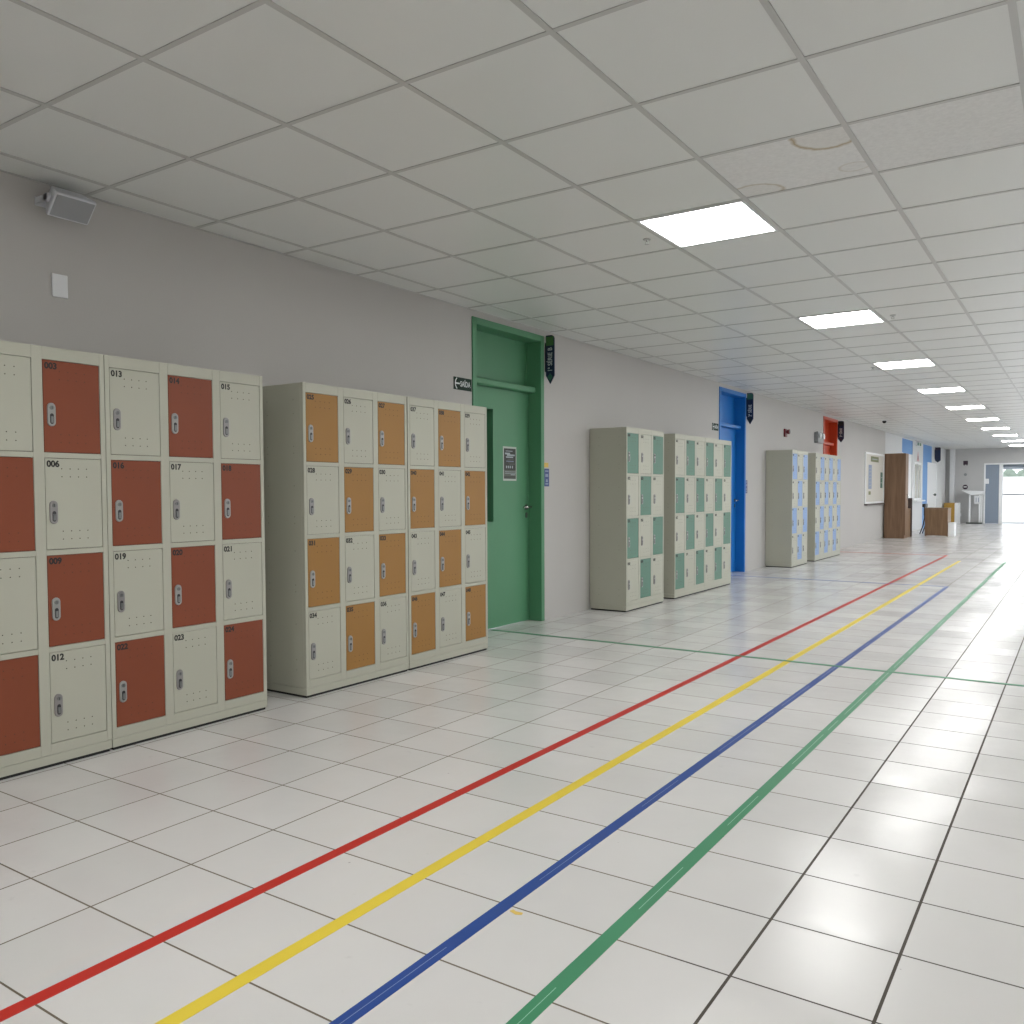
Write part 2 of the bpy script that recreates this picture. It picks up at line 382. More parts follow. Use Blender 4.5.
for y in ys[1:-1]:
    for x0, x1 in zip(xs[:-1], xs[1:]):
        b.box(x0+0.0115 if x0 != XW else x0, x1-0.0115, y-0.0105, y+0.0105, H-0.0032, H+0.02, M['bar'])
b.box(XW, XW+0.012, YB, YE, H-0.004, H+0.01, M['bar'])
structure(b, 'grid', '', '', ceil)
y3, y4 = CY0+CTY*3, CY0+CTY*4
b = MB(); tile_into(b, xs[5], xs[6], y3, y4, M['tile_stain'], 0.002)
tag(b.build('ceiling_tile'), 'ceiling tile with brown ring shaped water stains near the closest lit panel', 'ceiling tile', 'odd mineral fibre ceiling tiles')
b = MB(); tile_into(b, xs[6], xs[7], y3, y4, M['tile_rough'], 0.002)
tag(b.build('ceiling_tile'), 'unstained speckled ceiling tile right of the water stained one', 'ceiling tile', 'odd mineral fibre ceiling tiles')

# ceiling lights
ORD = ['nearest', 'second', 'third', 'fourth', 'fifth', 'sixth', 'seventh', 'eighth', 'ninth', 'farthest']
fr = MB(); w = CTX/2-0.012; d = CTY/2-0.011; iw, idp = 0.283, 0.288
for a in ((-w, w, -d, -idp), (-w, w, idp, d), (-w, -iw, -idp, idp), (iw, w, -idp, idp)): fr.box(*a, -0.006, 0.03, M['white'])
fr.box(-w, w, -d, d, 0.028, 0.04, M['white'])
fr = fr.mesh('frame'); df = MB(); df.box(-iw, iw, -idp, idp, -0.003, 0.004, M['light']); df = df.mesh('diffuser')
for k, j in enumerate(PANELS):
    name = 'square flush ceiling light, ' + (ORD[k] + (' to the camera in the row of lit panels' if k == 0 else ' lit panel from the camera' if k < 9 else ' lit panel, by the end wall'))
    t = thing('ceiling_light', (CX0+CTX*3.5, CY0+CTY*(j+.5), H), name, 'ceiling light', 'lit panels along the corridor ceiling')
    link('frame', fr, t); link('diffuser', df, t)
for i, j in HID:
    t = thing('ceiling_light', (CX0+CTX*(i-.5), CY0+CTY*(j+.5), H), 'unseen square ceiling light added behind or right of the camera to brighten the corridor', 'ceiling light', 'lit panels along the corridor ceiling')
    link('frame', fr, t); link('diffuser', df, t)

# ------------------------------------------------------------------ doors
def door(n, y0, y1, m, label, with_window, handle_side):
    t = thing('door_%d' % n, (XW, y0, 0), label, 'door', None, 'structure'); W = y1-y0; J = 0.055
    b = MB()
    b.box(-0.20, 0.012, 0, J, 0, DTOP, m, 0.003); b.box(-0.20, 0.012, W-J, W, 0, DTOP, m, 0.003); b.box(-0.20, 0.012, J, W-J, DTOP-J, DTOP, m, 0.003)
    b.box(-0.20, -0.14, J, J+0.018, 0, DTOP-J, m); b.box(-0.20, -0.14, W-J-0.018, W-J, 0, DTOP-J, m)
    b.build('frame', t)
    b = MB(); b.box(-0.17, -0.045, J, W-J, 2.108, 2.162, m, 0.012, 3); b.build('transom_bar', t)
    b = MB(); b.box(-0.185, -0.15, J, W-J, 2.162, DTOP-J, m); b.build('transom_panel', t)
    b = MB(); x0, x1 = -0.16, -0.122; ya, yb = J+0.004, W-J-0.004
    if with_window:
        wa, wb, wz0, wz1 = 0.22, 0.472, 0.94, 1.92
        b.box(x0, x1, ya, wa, 0.006, 2.105, m); b.box(x0, x1, wb, yb, 0.006, 2.105, m)
        b.box(x0, x1, wa, wb, 0.006, wz0, m); b.box(x0, x1, wa, wb, wz1, 2.105, m)
    else: b.box(x0, x1, ya, yb, 0.006, 2.105, m)
    if with_window:                                   # deep reveal of the narrow window
        b.box(-0.20, x0, wb, wb+0.02, wz0, wz1, m); b.box(-0.20, x0, wa-0.02, wa, wz0, wz1, m)
        b.box(-0.20, x0, wa-0.02, wb+0.02, wz1, wz1+0.02, m); b.box(-0.20, x0, wa-0.02, wb+0.02, wz0-0.02, wz0, m)
    leaf = b.build('leaf', t)
    if with_window:
        b = MB(); b.box(-0.206, -0.2, 0.2, 0.492, 0.92, 1.94, M['dark_glass']); g = b.build('window_pane', leaf); g['label'] = 'dark narrow window pane'
    hy = W-J-0.052
    b = MB(); b.cyl((x1, hy, 1.06), (x1+0.008, hy, 1.06), 0.026, M['dark_steel'])
    b.cyl((x1, hy, 1.06), (x1+0.055, hy, 1.06), 0.010, M['steel'])
    b.cyl((x1+0.05, hy+0.01, 1.06), (x1+0.05, hy-0.115, 1.06), 0.0105, M['steel'])
    b.prism(stadium(0.03, 0.052), (x1, hy, 0.985), (0, 1, 0), (0, 0, 1), 0.006, M['dark_steel'])
    h_ = b.build('handle', t); h_['label'] = 'steel lever handle'
    return t
door(1, *DOORS[0], M['green_door'], 'green door with green frame and transom beside the orange lockers', True, 1)
door(2, *DOORS[1], M['blue_door'], 'bright blue door with transom behind the sage green lockers', False, 1)
door(3, *DOORS[2], M['red_door'], 'red door with transom behind the light blue lockers', False, 1)
# far left doors and window
t = thing('door_4', (XW, 25.67, 0), 'white door under a blue header panel behind the tall brown cabinet', 'door', None, 'structure')
b = MB(); b.box(-0.1, -0.01, 0, 1.83, 2.25, 2.645, M['frame_blue']); b.build('header_panel', t)['label'] = 'blue painted header panel'
b = MB(); b.box(-0.1, -0.03, 0.05, 1.78, 0.006, 2.25, M['white_gloss'], 0.003); b.build('leaf', t)
b = MB(); b.box(-0.12, 0.01, 0, 0.05, 0, 2.25, M['white_gloss']); b.box(-0.12, 0.01, 1.78, 1.83, 0, 2.25, M['white_gloss']); b.build('frame', t)
t = thing('door_5', (XW, 29.42, 0), 'white door in a tall blue surround near the far end of the wall', 'door', None, 'structure')
b = MB(); b.box(-0.1, -0.01, 0, 1.95, 2.11, 2.645, M['frame_blue']); b.box(-0.1, -0.01, 0, 1.03, 0, 2.11, M['frame_blue']); b.build('surround', t)['label'] = 'blue painted surround'
b = MB(); b.box(-0.06, -0.005, 1.05, 3.02, 0.006, 2.11, M['white_gloss'], 0.003); b.box(-0.1, -0.01, 1.95, 3.08, 2.11, 2.645, M['wall_white']); leaf = b.build('leaf', t)
b = MB(); b.cyl((-0.005, 2.3, 1.05), (0.05, 2.3, 1.05), 0.012, M['steel']); b.sphere((0.06, 2.3, 1.05), 0.045, M['dark_steel']); b.build('knob', leaf)['label'] = 'dark round door knob'
t = thing('window_1', (XW, 27.8, 0.9), 'frosted service window between the two blue door surrounds', 'window', None, 'structure')
b = MB()
for a in ((0, 0.06, 0, 1.14), (1.24, 1.3, 0, 1.14), (0.06, 1.24, 0, 0.06), (0.06, 1.24, 1.08, 1.14), (0.62, 0.68, 0.06, 1.08)): b.box(-0.08, 0.01, a[0], a[1], a[2], a[3], M['white_gloss'])
b.build('frame', t)
b = MB(); b.box(-0.05, -0.04, 0.06, 1.24, 0.06, 1.08, M['pale_pane']); b.build('pane', t)
b = MB(); b.box(-0.05, 0.12, -0.1, 1.4, -0.04, 0.0, M['white_gloss'], 0.005); b.build('sill', t)
# end doorway
t = thing('door_6', (-2.92, YE, 0), 'open doorway to bright daylight in the far grey wall', 'door', None, 'structure')
b = MB(); b.box(0, 0.045, -0.02, 0.2, 0, 2.15, M['white_gloss']); b.box(0.045, 2.57, -0.02, 0.2, 2.10, 2.15, M['white_gloss']); b.box(2.52, 2.57, -0.02, 0.2, 0, 2.10, M['white_gloss'])
b.box(0.47, 0.585, 0.03, 0.16, 0, 2.10, M['white_gloss']); b.build('frame', t)
b = MB(); b.box(0.045, 0.47, 0.06, 0.10, 0.005, 2.10, M['leaf_grey'])
for k in range(1, 6): b.box(0.045+0.07*k, 0.049+0.07*k, 0.056, 0.06, 0.02, 2.08, M['leaf_grey'])
lf = b.build('leaf', t); lf['label'] = 'blue grey slatted door leaf'
b = MB(); b.box(0.03, 0.15, 0.0, 0.058, 1.42, 1.60, M['white_gloss'], 0.006); b.build('lock_box', lf)['label'] = 'white lock box'
b = MB(); b.box(0.585, 2.52, 0.07, 0.10, 1.02, 1.07, M['grey_box']); b.build('push_bar', t)['label'] = 'grey horizontal bar'

# ------------------------------------------------------------------ lockers
LW, LD, LH, XF = 0.910, 0.412, 1.836, -3.740
DW, DG, DM_ = 0.258, 0.046, 0.022
DZ = (1.782, 1.3565, 0.931, 0.505); DHt = 0.4025
FXL = LD/2
def body_mesh():
    b = MB(); m = M['cream']; f = FXL
    b.box(-f, f-0.022, 0, LW, 0.055, LH, m, 0.003)
    b.box(f-0.022, f-0.0215, 0.01, LW-0.01, 0.09, LH-0.03, M['inside'])
    ycol = [DM_+i*(DW+DG) for i in range(3)]
    st = [(0, ycol[0])] + [(ycol[i]+DW, ycol[i+1]) for i in range(2)] + [(ycol[2]+DW, LW)]
    for a, c in st: b.box(f-0.022, f, a, c, 0.055, LH, m, 0.0012, 1)
    zr = [(DZ[0], LH)] + [(DZ[i+1], DZ[i]-DHt) for i in range(3)] + [(0.055, DZ[3]-DHt)]
    for i in range(3):
        for a, c in zr: b.box(f-0.022, f-0.0004, ycol[i], ycol[i]+DW, a, c, m)
    for fx in (-0.10, 0.125):                          # punched dots on the side panels
        for z in (0.16, 0.22, 0.43, 0.62, 0.66, 0.86, 1.02, 1.06, 1.24, 1.43, 1.47, 1.66, 1.74):
            for y, s in ((0, -1), (LW, 1)):
                b.cyl((fx, y, z), (fx, y+s*0.0005, z), 0.0045, M['rivet'], seg=8)
    return b.mesh('body')
def kick_mesh():
    b = MB(); b.box(-FXL+0.002, FXL-0.0006, 0.001, LW-0.001, 0.014, 0.0535, M['cream']); return b.mesh('kick_panel')
def plinth_mesh():
    b = MB(); b.box(-FXL+0.012, FXL-0.008, 0.008, LW-0.008, 0, 0.014, M['plinth'])
    for x in (-FXL+0.03, FXL-0.03):
        for y in (0.03, LW-0.03): b.cyl((x, y, 0), (x, y, 0.014), 0.016, M['plinth'], seg=12)
    return b.mesh('plinth')
def door_mesh(m, hole):
    b = MB(); g = 0.0022
    b.box(-0.018, -0.0012, g, DW-g, -DHt+g, -g, m, 0.0014, 2)
    for zz in (-0.047, -0.082, -0.322, -0.357):
        for k in range(4):
            b.cyl((-0.0014, 0.075+0.0375*k, zz), (-0.0006, 0.075+0.0375*k, zz), 0.0026, hole, seg=8)
    return b.mesh('door')
def lock_mesh(m):
    b = MB()
    b.prism(stadium(0.036, 0.102), (-0.0012, 0, 0), (0, 1, 0), (0, 0, 1), 0.006, m, 0.0025)
    b.cyl((0.004, 0, 0.030), (0.0085, 0, 0.030), 0.0092, M['lock_knob'], seg=14)
    b.box(0.008, 0.0092, -0.0012, 0.0012, 0.024, 0.036, M['lock_slot'])
    b.prism(stadium(0.0165, 0.046), (0.0043, 0, -0.018), (0, 1, 0), (0, 0, 1), 0.0012, M['lock_slot'])
    b.box(0.005, 0.0085, -0.0055, 0.0055, -0.036, -0.008, M['lock_knob'], 0.0015)
    return b.mesh('lock')
BODY, KICK, PLINTH = body_mesh(), kick_mesh(), plinth_mesh()
DM = {k: door_mesh(M[k], M['hole'] if k == 'cream' else M['hole_soft']) for k in ('cream', 'red', 'orange', 'sage', 'sky')}
LK = {True: lock_mesh(M['lock_dark']), False: lock_mesh(M['lock_light'])}
DOORN = {'cream': 'cream door'}
def locker(y0, first, colour, start, label):
    """start = 1: the top left door is coloured; doors alternate like a chequerboard"""
    t = thing('locker', (XF-FXL, y0, 0), label, 'locker', 'school lockers along the left wall')
    link('body', BODY, t); link('kick_panel', KICK, t)
    p = link('plinth', PLINTH, t); p['label'] = 'black plinth'
    for r in range(4):
        for c in range(3):
            coloured = (r+c+(0 if start else 1)) % 2 == 0
            k = colour if coloured else 'cream'
            num = '%03d' % (first+r*3+c)
            d = link('door', DM[k], t, (FXL, DM_+c*(DW+DG), DZ[r]))
            d['label'] = ({'red': 'red', 'orange': 'orange', 'sage': 'sage green', 'sky': 'light blue', 'cream': 'cream'}[k]) + ' door numbered ' + num
            link('lock', LK[not coloured], d, (0, 0.0345, -0.2375))
            n = link('number', text_mesh(num, 0.0375, M['num'], bold=0.0016, depth=0.0004, space=0.98), d)
            axes(n, *EAST, (-0.0008, 0.0095, -0.0385))
    return t
locker(1.330, 1, 'red', 1, 'cream locker with red chequered doors at the left picture edge, nearest the camera')
locker(2.243, 13, 'red', 0, 'cream locker with red and cream doors numbered 013 to 024')
locker(3.442, 25, 'orange', 1, 'cream locker with orange chequered doors numbered 025 to 036, its side panel showing')
locker(4.360, 37, 'orange', 0, 'cream locker with orange chequered doors beside the green door')
locker(7.645, 49, 'sage', 1, 'cream locker with sage green doors standing alone between the green door and a wider pair')
locker(8.853, 61, 'sage', 0, 'sage green chequered locker, near half of the pair before the blue door')
locker(9.766, 73, 'sage', 1, 'sage green chequered locker, far half of the pair, partly covering the blue door')
locker(13.445, 85, 'sky', 1, 'cream locker with light blue doors standing alone after the blue door')
locker(14.8385, 97, 'sky', 0, 'light blue chequered locker, near half of the pair under the emergency lamps')
locker(15.751, 109, 'sky', 1, 'light blue chequered locker, farthest of all lockers, before the red door')

# ------------------------------------------------------------------ floor tapes
def tape(pts_boxes, m, label, glint=None):
    b = MB()
    for x0, x1, y0, y1 in pts_boxes: b.box(x0, x1, y0, y1, 0.0, 0.0009, m)
    if glint:                                              # ridge glint painted as a thin pale strip along the middle, in runs
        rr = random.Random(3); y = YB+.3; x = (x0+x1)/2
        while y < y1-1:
            ln = rr.uniform(.15, .6); b.box(x-0.0009, x+0.0009, y, y+ln, 0.0009, 0.0011, M[glint]); y += ln+rr.uniform(.05, .5)
    tag(b.build('floor_tape'), label, 'floor tape', 'coloured guide tapes on the floor')
tape([(-2.068, -2.023, YB+.2, 17.50)], M['tape_red'], 'long red guide tape along the corridor floor')
tape([(-1.724, -1.677, YB+.2, 16.2)], M['tape_yellow'], 'long yellow guide tape along the corridor floor')
tape([(-1.394, -1.350, YB+.2, 11.83)], M['tape_blue'], 'long blue guide tape along the corridor floor', 'glint_blue')
tape([(-1.060, -1.013, YB+.2, 16.3)], M['tape_green'], 'long green guide tape along the corridor floor', 'glint_green')
b = MB(); b.prism([(-.02, -.004), (.006, -.012), (.022, -.003), (.018, .008), (-.004, .004), (-.016, .01)], (-1.322, 1.995, 0), (1, 0, 0), (0, 1, 0), 0.0008, M['plate_yellow'])
tag(b.build('tape_scrap'), 'tiny scrap of ochre tape stuck on a floor tile beside the blue tape', 'tape scrap')
def cross(x0, x1, y, m, label):
    b = MB(); b.box(x0, x1, y-0.021, y+0.021, 0.0, 0.0015, m)
    tag(b.build('floor_tape'), label, 'floor tape', 'coloured guide tapes on the floor')
cross(-4.26, 1.2, 6.05, M['tape_green'], 'green tape crossing the corridor floor from the green door')
cross(-4.14, -1.401, 11.80, M['tape_blue'], 'blue tape leading across the floor to the blue door')
cross(-4.14, -2.073, 17.46, M['tape_red'], 'red tape leading across the floor to the red door')

# ------------------------------------------------------------------ things on the walls
# loudspeaker
t = thing('loudspeaker', (-4.018, 2.268, 2.55), 'pale grey loudspeaker tilted down high on the left wall', 'loudspeaker')
n_, u_ = Vector((0.72, 0, -0.694)), Vector((0.694, 0, 0.72)); w_ = Vector((0, 1, 0))
def frustum(mb, w0, h0, w1, h1, d0, d1, m, bevel=0):
    vs = []
    for (w, h, d) in ((w0, h0, d0), (w1, h1, d1)):
        vs.append([mb.bm.verts.new(n_*d + w_*(sx*w/2) + u_*(sz*h/2)) for sx, sz in ((-1, -1), (1, -1), (1, 1), (-1, 1))])
    fs = [mb.bm.faces.new(vs[0]), mb.bm.faces.new(list(reversed(vs[1])))]
    for i in range(4): fs.append(mb.bm.faces.new((vs[0][i], vs[1][i], vs[1][(i+1) % 4], vs[0][(i+1) % 4])))
    mb._tag(fs, m)
    bmesh.ops.recalc_face_normals(mb.bm, faces=fs)
    if bevel:
        g = bmesh.ops.bevel(mb.bm, geom=list({e for f in fs for e in f.edges}), offset=bevel, segments=2, affect='EDGES', profile=0.5); mb._tag(g['faces'], m)
b = MB(); frustum(b, 0.198, 0.125, 0.198, 0.125, 0.0, -0.025, M['speaker'], 0.006); frustum(b, 0.194, 0.12, 0.15, 0.085, -0.024, -0.10, M['speaker'], 0.004); b.build('body', t)
b = MB(); frustum(b, 0.182, 0.108, 0.182, 0.108, 0.0025, -0.002, M['grille'], 0.001); b.build('grille', t)['label'] = 'grey speaker grille'
b = MB()
c0 = n_*-0.055
b.cyl(c0 - w_*0.085, c0 - w_*0.106, 0.020, M['speaker']); b.cyl(c0 + w_*0.085, c0 + w_*0.106, 0.020, M['speaker'])
for s in (-1, 1): b.box(XW+4.018, c0.x+0.012, s*0.102-0.004, s*0.102+0.004, c0.z-0.014, c0.z+0.014, M['speaker'])
b.box(XW+4.018, XW+4.018+0.006, -0.106, 0.106, c0.z-0.02, c0.z+0.02, M['speaker']); b.build('bracket', t)

b = MB(); b.box(XW, XW+0.009, 2.232, 2.309, 2.153, 2.264, M['white'], 0.003)
tag(b.build('wall_plate'), 'small blank white plate on the wall below the loudspeaker', 'wall plate')

def exit_sign(y0, y1, z0, z1, label):
    t = thing('exit_sign', (XW, y0, z0), label, 'sign', 'exit signs on the left wall'); w, h = y1-y0, z1-z0
    b = MB(); b.box(0, 0.004, 0, w, 0, h, M['exit_green'], 0.001); b.build('plate', t)
    b = MB(); cx, cz = 0.052, h/2
    for k in range(8):
        a0, a1 = math.radians(125+110*k/8), math.radians(125+110*(k+1)/8)
        R = 0.052; o_ = Vector((0.0042, cx+0.018, cz))
        p = [o_ + Vector((0, r*math.cos(a), r*math.sin(a))) for r, a in ((R-0.005, a0), (R+0.005, a0), (R+0.005, a1), (R-0.005, a1))]
        q = [v + Vector((0.0008, 0, 0)) for v in p]
        vs = [b.bm.verts.new(v) for v in q]; b._tag([b.bm.faces.new(vs)], M['ink_white'])
    b.box(0.0042, 0.005, cx-0.032, cx+0.024, cz-0.006, cz+0.006, M['ink_white']); b.build('arrow', t)['label'] = 'white arrow'
    o = link('lettering', text_mesh('SAÍDA', 0.062, M['ink_white'], bold=0.001, sx=0.78), t); axes(o, *EAST, (0.0046, 0.083, h/2-0.021)); o['label'] = 'white word SAÍDA'
exit_sign(5.403, 5.640, 2.017, 2.116, 'dark green SAÍDA arrow sign beside the green door frame')
exit_sign(11.09, 11.325, 2.022, 2.118, 'SAÍDA arrow sign beside the blue door frame')

def flag_sign(y, x1, z0, z1, txt, top, tip, label, tail=0.075):
    t = thing('hanging_sign', (XW, y, z0), label, 'sign', 'room signs jutting from the wall'); w = x1-XW; h = z1-z0; x0 = 0.012
    b = MB(); r = 0.03
    pts = [(x0, tail), (x0+(w-x0)/2, 0), (w, tail), (w, h-r), (w-r*.3, h-r*.3), (w-r, h), (x0, h)]
    b.prism(pts, (0, 0, 0), (1, 0, 0), (0, 0, 1), 0.012, M['navy'])
    b.box(0, x0+.004, -0.010, -0.002, h*0.25, h*0.85, M['sign_dark']); b.build('board', t)
    b = MB(); cx = x0+(w-x0)/2
    b.box(x0+0.004, w-0.008, -0.0132, -0.012, h-0.095, h-0.012, top); b.build('emblem', t)['label'] = 'green emblem square'
    b = MB(); b.prism([(-0.028, 0), (0, -0.036), (0.028, 0), (0, 0.036)], (cx, -0.012, tail-0.012), (1, 0, 0), (0, 0, 1), 0.0012, tip); b.build('tip', t)['label'] = 'green diamond mark'
    if not txt: return
    o = link('lettering', text_mesh(txt, 0.066, M['ink_white'], bold=0.0006, sx=0.80), t); axes(o, *SOUTH_UP, (cx+0.022, -0.0128, tail+0.035)); o['label'] = 'white lettering'
flag_sign(6.80, -4.055, 2.195, 2.640, '1ª SÉRIE B', M['sign_green'], M['sign_teal'], 'navy 1ª SÉRIE B sign hanging by the green door')
flag_sign(12.50, -4.05, 2.185, 2.645, '2ª SÉRIE', M['sign_teal'], M['sign_dark'], 'dark pointed room sign hanging by the blue door')
flag_sign(18.18, -4.03, 2.175, 2.61, '3ª SÉRIE', M['sign_dark'], M['sign_plum'], 'dark pointed room sign hanging by the red door')
flag_sign(31.95, -3.97, 2.13, 2.64, '', M['sign_plum'], M['sign_dark'], 'dark room sign hanging at the far end near the white door')

def door_plate(y0, y1, z0, z1, label, sticker):
    t = thing('door_plate', (XW, y0, z0), label, 'sign', 'blue plates beside doors'); w, h = y1-y0, z1-z0
    b = MB(); b.box(0, 0.004, 0, w, 0, h, M['plate_blue'], 0.001); b.build('plate', t)
    b = MB()
    for k, (f, l) in enumerate(((0.86, .7), (0.66, .55), (0.58, .6), (0.36, .35), (0.28, .4), (0.14, .6))): b.box(0.0042, 0.0046, w*(.5-l/2), w*(.5+l/2), h*f-0.006, h*f+0.006, M['poster_blue'])
    b.build('print', t)
    if sticker:
        b = MB(); b.box(0, 0.003, 0.0, w*0.86, h+0.012, h+0.055, M['plate_yellow']); b.build('sticker', t)['label'] = 'yellow sticker'
door_plate(6.768, 6.855, 1.250, 1.415, 'small blue plate with yellow sticker right of the green door', True)
door_plate(12.475, 12.56, 1.166, 1.36, 'small dark blue plate right of the blue door', False)

# poster on the green door
t = thing('poster', (XW-0.122, 6.272, 1.300), 'dark printed poster with pale border taped on the green door', 'poster')
b = MB(); b.box(0, 0.0015, 0, 0.215, 0, 0.305, M['paper_edge']); b.build('sheet', t)
b = MB(); b.box(0.0015, 0.0022, 0.014, 0.203, 0.018, 0.288, M['poster_dark']); b.box(0.0022, 0.0024, 0.014, 0.203, 0.042, 0.095, M['poster_mid'])
for y0, y1, z0, z1, m in ((.04, .15, .262, .268, 'poster_pale'), (.03, .11, .235, .250, 'poster_pale'), (.06, .185, .222, .236, 'poster_pale'), (.045, .16, .205, .217, 'poster_pale'),
        (.07, .17, .186, .191, 'poster_mid'), (.05, .17, .172, .177, 'poster_blue'), (.08, .18, .158, .163, 'poster_mid'), (.10, .19, .145, .150, 'poster_mid'),
        (.02, .20, .03, .036, 'poster_mid'), (.12, .19, .05, .058, 'poster_pale'), (.03, .20, .064, .068, 'poster_pale'), (.03, .20, .078, .082, 'poster_pale')):
    b.box(0.0022, 0.0028, y0, y1, z0, z1, M[m])
for k, x in enumerate((.045, .075, .105, .14)): b.box(0.0022, 0.0028, x, x+0.016, .112, .134, M['poster_pale'])
b.build('print', t)['label'] = 'dark print with pale lines of lettering'

# alarm sounder, emergency lamps
t = thing('alarm_sounder', (XW, 14.40, 2.10), 'small dark red alarm sounder high on the wall above the light blue lockers', 'alarm')
b = MB(); b.box(0, 0.03, 0.0, 0.12, 0.0, 0.135, M['alarm'], 0.006); b.build('base', t)
b = MB(); b.cyl((0.03, 0.06, 0.085), (0.085, 0.06, 0.085), 0.028, M['alarm'], 0.044); b.cyl((0.084, 0.06, 0.085), (0.087, 0.06, 0.085), 0.034, M['black']); b.build('horn', t)
t = thing('emergency_light', (XW, 16.36, 2.09), 'grey emergency light box with two white lamp heads left of the red door', 'emergency light')
b = MB(); b.box(0, 0.07, 0, 0.42, 0, 0.20, M['grey_box'], 0.008); b.build('housing', t)
for y in (0.10, 0.34):
    b = MB(); b.cyl((0.03, y, 0.20), (0.03, y, 0.215), 0.015, M['grey_box'])
    b.cyl((0.10, y, 0.13), (0.07, y, 0.13), 0.055, M['lamp_white'], 0.04); b.cyl((0.099, y, 0.13), (0.103, y, 0.13), 0.048, M['white_gloss']); b.build('lamp_head', t)['label'] = 'white lamp head'

# notice board with sheets
t = thing('notice_board', (XW, 20.80, 0.89), 'large cream notice board in a white frame before the tall cabinet', 'notice board')
BW, BH = 2.21, 1.20
b = MB(); b.box(0, 0.014, 0.03, BW-0.03, 0.03, BH-0.03, M['board']); b.build('panel', t)
b = MB()
for a in ((0, BW, 0, 0.045), (0, BW, BH-0.045, BH), (0, 0.05, 0.045, BH-0.045), (BW-0.05, BW, 0.045, BH-0.045)): b.box(0, 0.03, a[0], a[1], a[2], a[3], M['white_gloss'], 0.004)
b.build('frame', t)
b = MB(); b.box(0.0, 0.07, 0.02, BW-0.1, -0.035, 0.0, M['wood_dark'], 0.004); b.build('tray', t)['label'] = 'dark ledge'
def sheet(y0, y1, z0, z1, m, label, lines=0, lm='poster_pale'):
    b = MB(); x = XW+0.0142; b.box(x, x+0.003, y0, y1, z0, z1, M[m])
    for k in range(lines):
        z = z1-(z1-z0)*(k+1)/(lines+1); b.box(x+0.003, x+0.0036, y0+(y1-y0)*.15, y1-(y1-y0)*.15, z-0.012, z+0.012, M[lm])
    tag(b.build('notice_sheet'), label, 'notice', 'sheets on the notice board')
sheet(21.44, 22.34, 1.88, 2.005, 'sheet_green', 'wide olive green header sheet at the top of the notice board', 1)
sheet(21.19, 21.54, 1.235, 1.80, 'poster_blue', 'tall blue grey sheet on the left of the notice board', 6)
sheet(21.22, 21.45, 1.10, 1.18, 'sheet_green', 'tiny green sheet under the blue one on the notice board')
sheet(22.60, 22.86, 1.26, 1.645, 'sheet_darkgreen', 'narrow dark green sheet on the right of the notice board', 2)

# signs further on
t = thing('exit_lamp', (XW, 27.9, 2.52), 'small pale green exit lamp high between the blue panels', 'sign')
b = MB(); b.box(0, 0.05, 0, 0.85, 0, 0.13, M['white'], 0.005); b.build('housing', t)
b = MB(); b.box(0.05, 0.052, 0.08, 0.40, 0.02, 0.11, M['sign_teal']); b.box(0.05, 0.052, 0.5, 0.78, 0.02, 0.11, M['sign_green']); b.build('face', t)['label'] = 'green faces'
b = MB(); b.prism([(-0.22, 0), (0.22, 0), (0, 0.30)], (XW, 28.45, 2.08), (0, 1, 0), (0, 0, 1), 0.004, M['pink'])
b.prism([(-0.06, 0.05), (0.06, 0.05), (0.04, 0.16), (-0.04, 0.16)], (XW+0.004, 28.45, 2.08), (0, 1, 0), (0, 0, 1), 0.001, M['sign_plum'])
tag(b.build('warning_sign'), 'small pink triangular warning sign above the service window', 'sign')
for z, lab, r in ((2.176, 'dark square sign, topmost of the three on the end wall', 0), (1.76, 'small dark round sign, middle of the three on the end wall', .05), (1.31, 'dark round sign with white bar, lowest of the three on the end wall', .085)):
    b = MB(); x = -3.51
    if r == 0: b.box(x-0.075, x+0.075, YE-0.012, YE, z-0.06, z+0.08, M['sign_plum'], 0.004); b.box(x-0.06, x-0.03, YE-0.012, YE, z-0.09, z-0.06, M['sign_plum']); b.box(x+0.03, x+0.06, YE-0.012, YE, z-0.09, z-0.06, M['sign_plum'])
    else:
        b.cyl((x, YE, z), (x, YE-0.012, z), r, M['sign_plum'] if r > .06 else M['grey_box'], seg=24)
        if r > .06: b.box(x-0.05, x+0.05, YE-0.014, YE-0.012, z-0.012, z+0.022, M['white_gloss'])
    tag(b.build('wall_sign'), lab, 'sign', 'small signs on the end wall')

# ceiling devices
def sprinkler(x, y, label):
    t = thing('sprinkler', (x, y, H), label, 'sprinkler', 'small sprinklers on the ceiling')
    b = MB(); b.cyl((0, 0, 0), (0, 0, -0.006), 0.026, M['bar'], 0.022); b.build('escutcheon', t)
    b = MB(); b.cyl((0, 0, -0.005), (0, 0, -0.018), 0.006, M['bar'])
    for q in (-1, 1): b.box(q*0.009-0.0015, q*0.009+0.0015, -0.002, 0.002, -0.030, -0.014, M['bar'])
    b.cyl((0, 0, -0.029), (0, 0, -0.031), 0.014, M['bar']); b.build('head', t)
sprinkler(-2.156, 4.675, 'small white sprinkler just left of the nearest lit ceiling panel')
sprinkler(-1.358, 7.86, 'small white sprinkler just right of the second lit ceiling panel')
sprinkler(-2.126, 11.04, 'small white sprinkler just left of the third lit ceiling panel')
t = thing('dome_camera', (-3.493, 19.407, H), 'small black dome camera on the ceiling above the notice board', 'camera')
b = MB(); b.cyl((0, 0, 0.003), (0, 0, -0.02), 0.055, M['white'], 0.05, seg=24); b.build('base', t)
b = MB(); b.sphere((0, 0, -0.03), 0.042, M['black'], (1, 1, 1), 3); b.build('dome', t)['label'] = 'black dome'

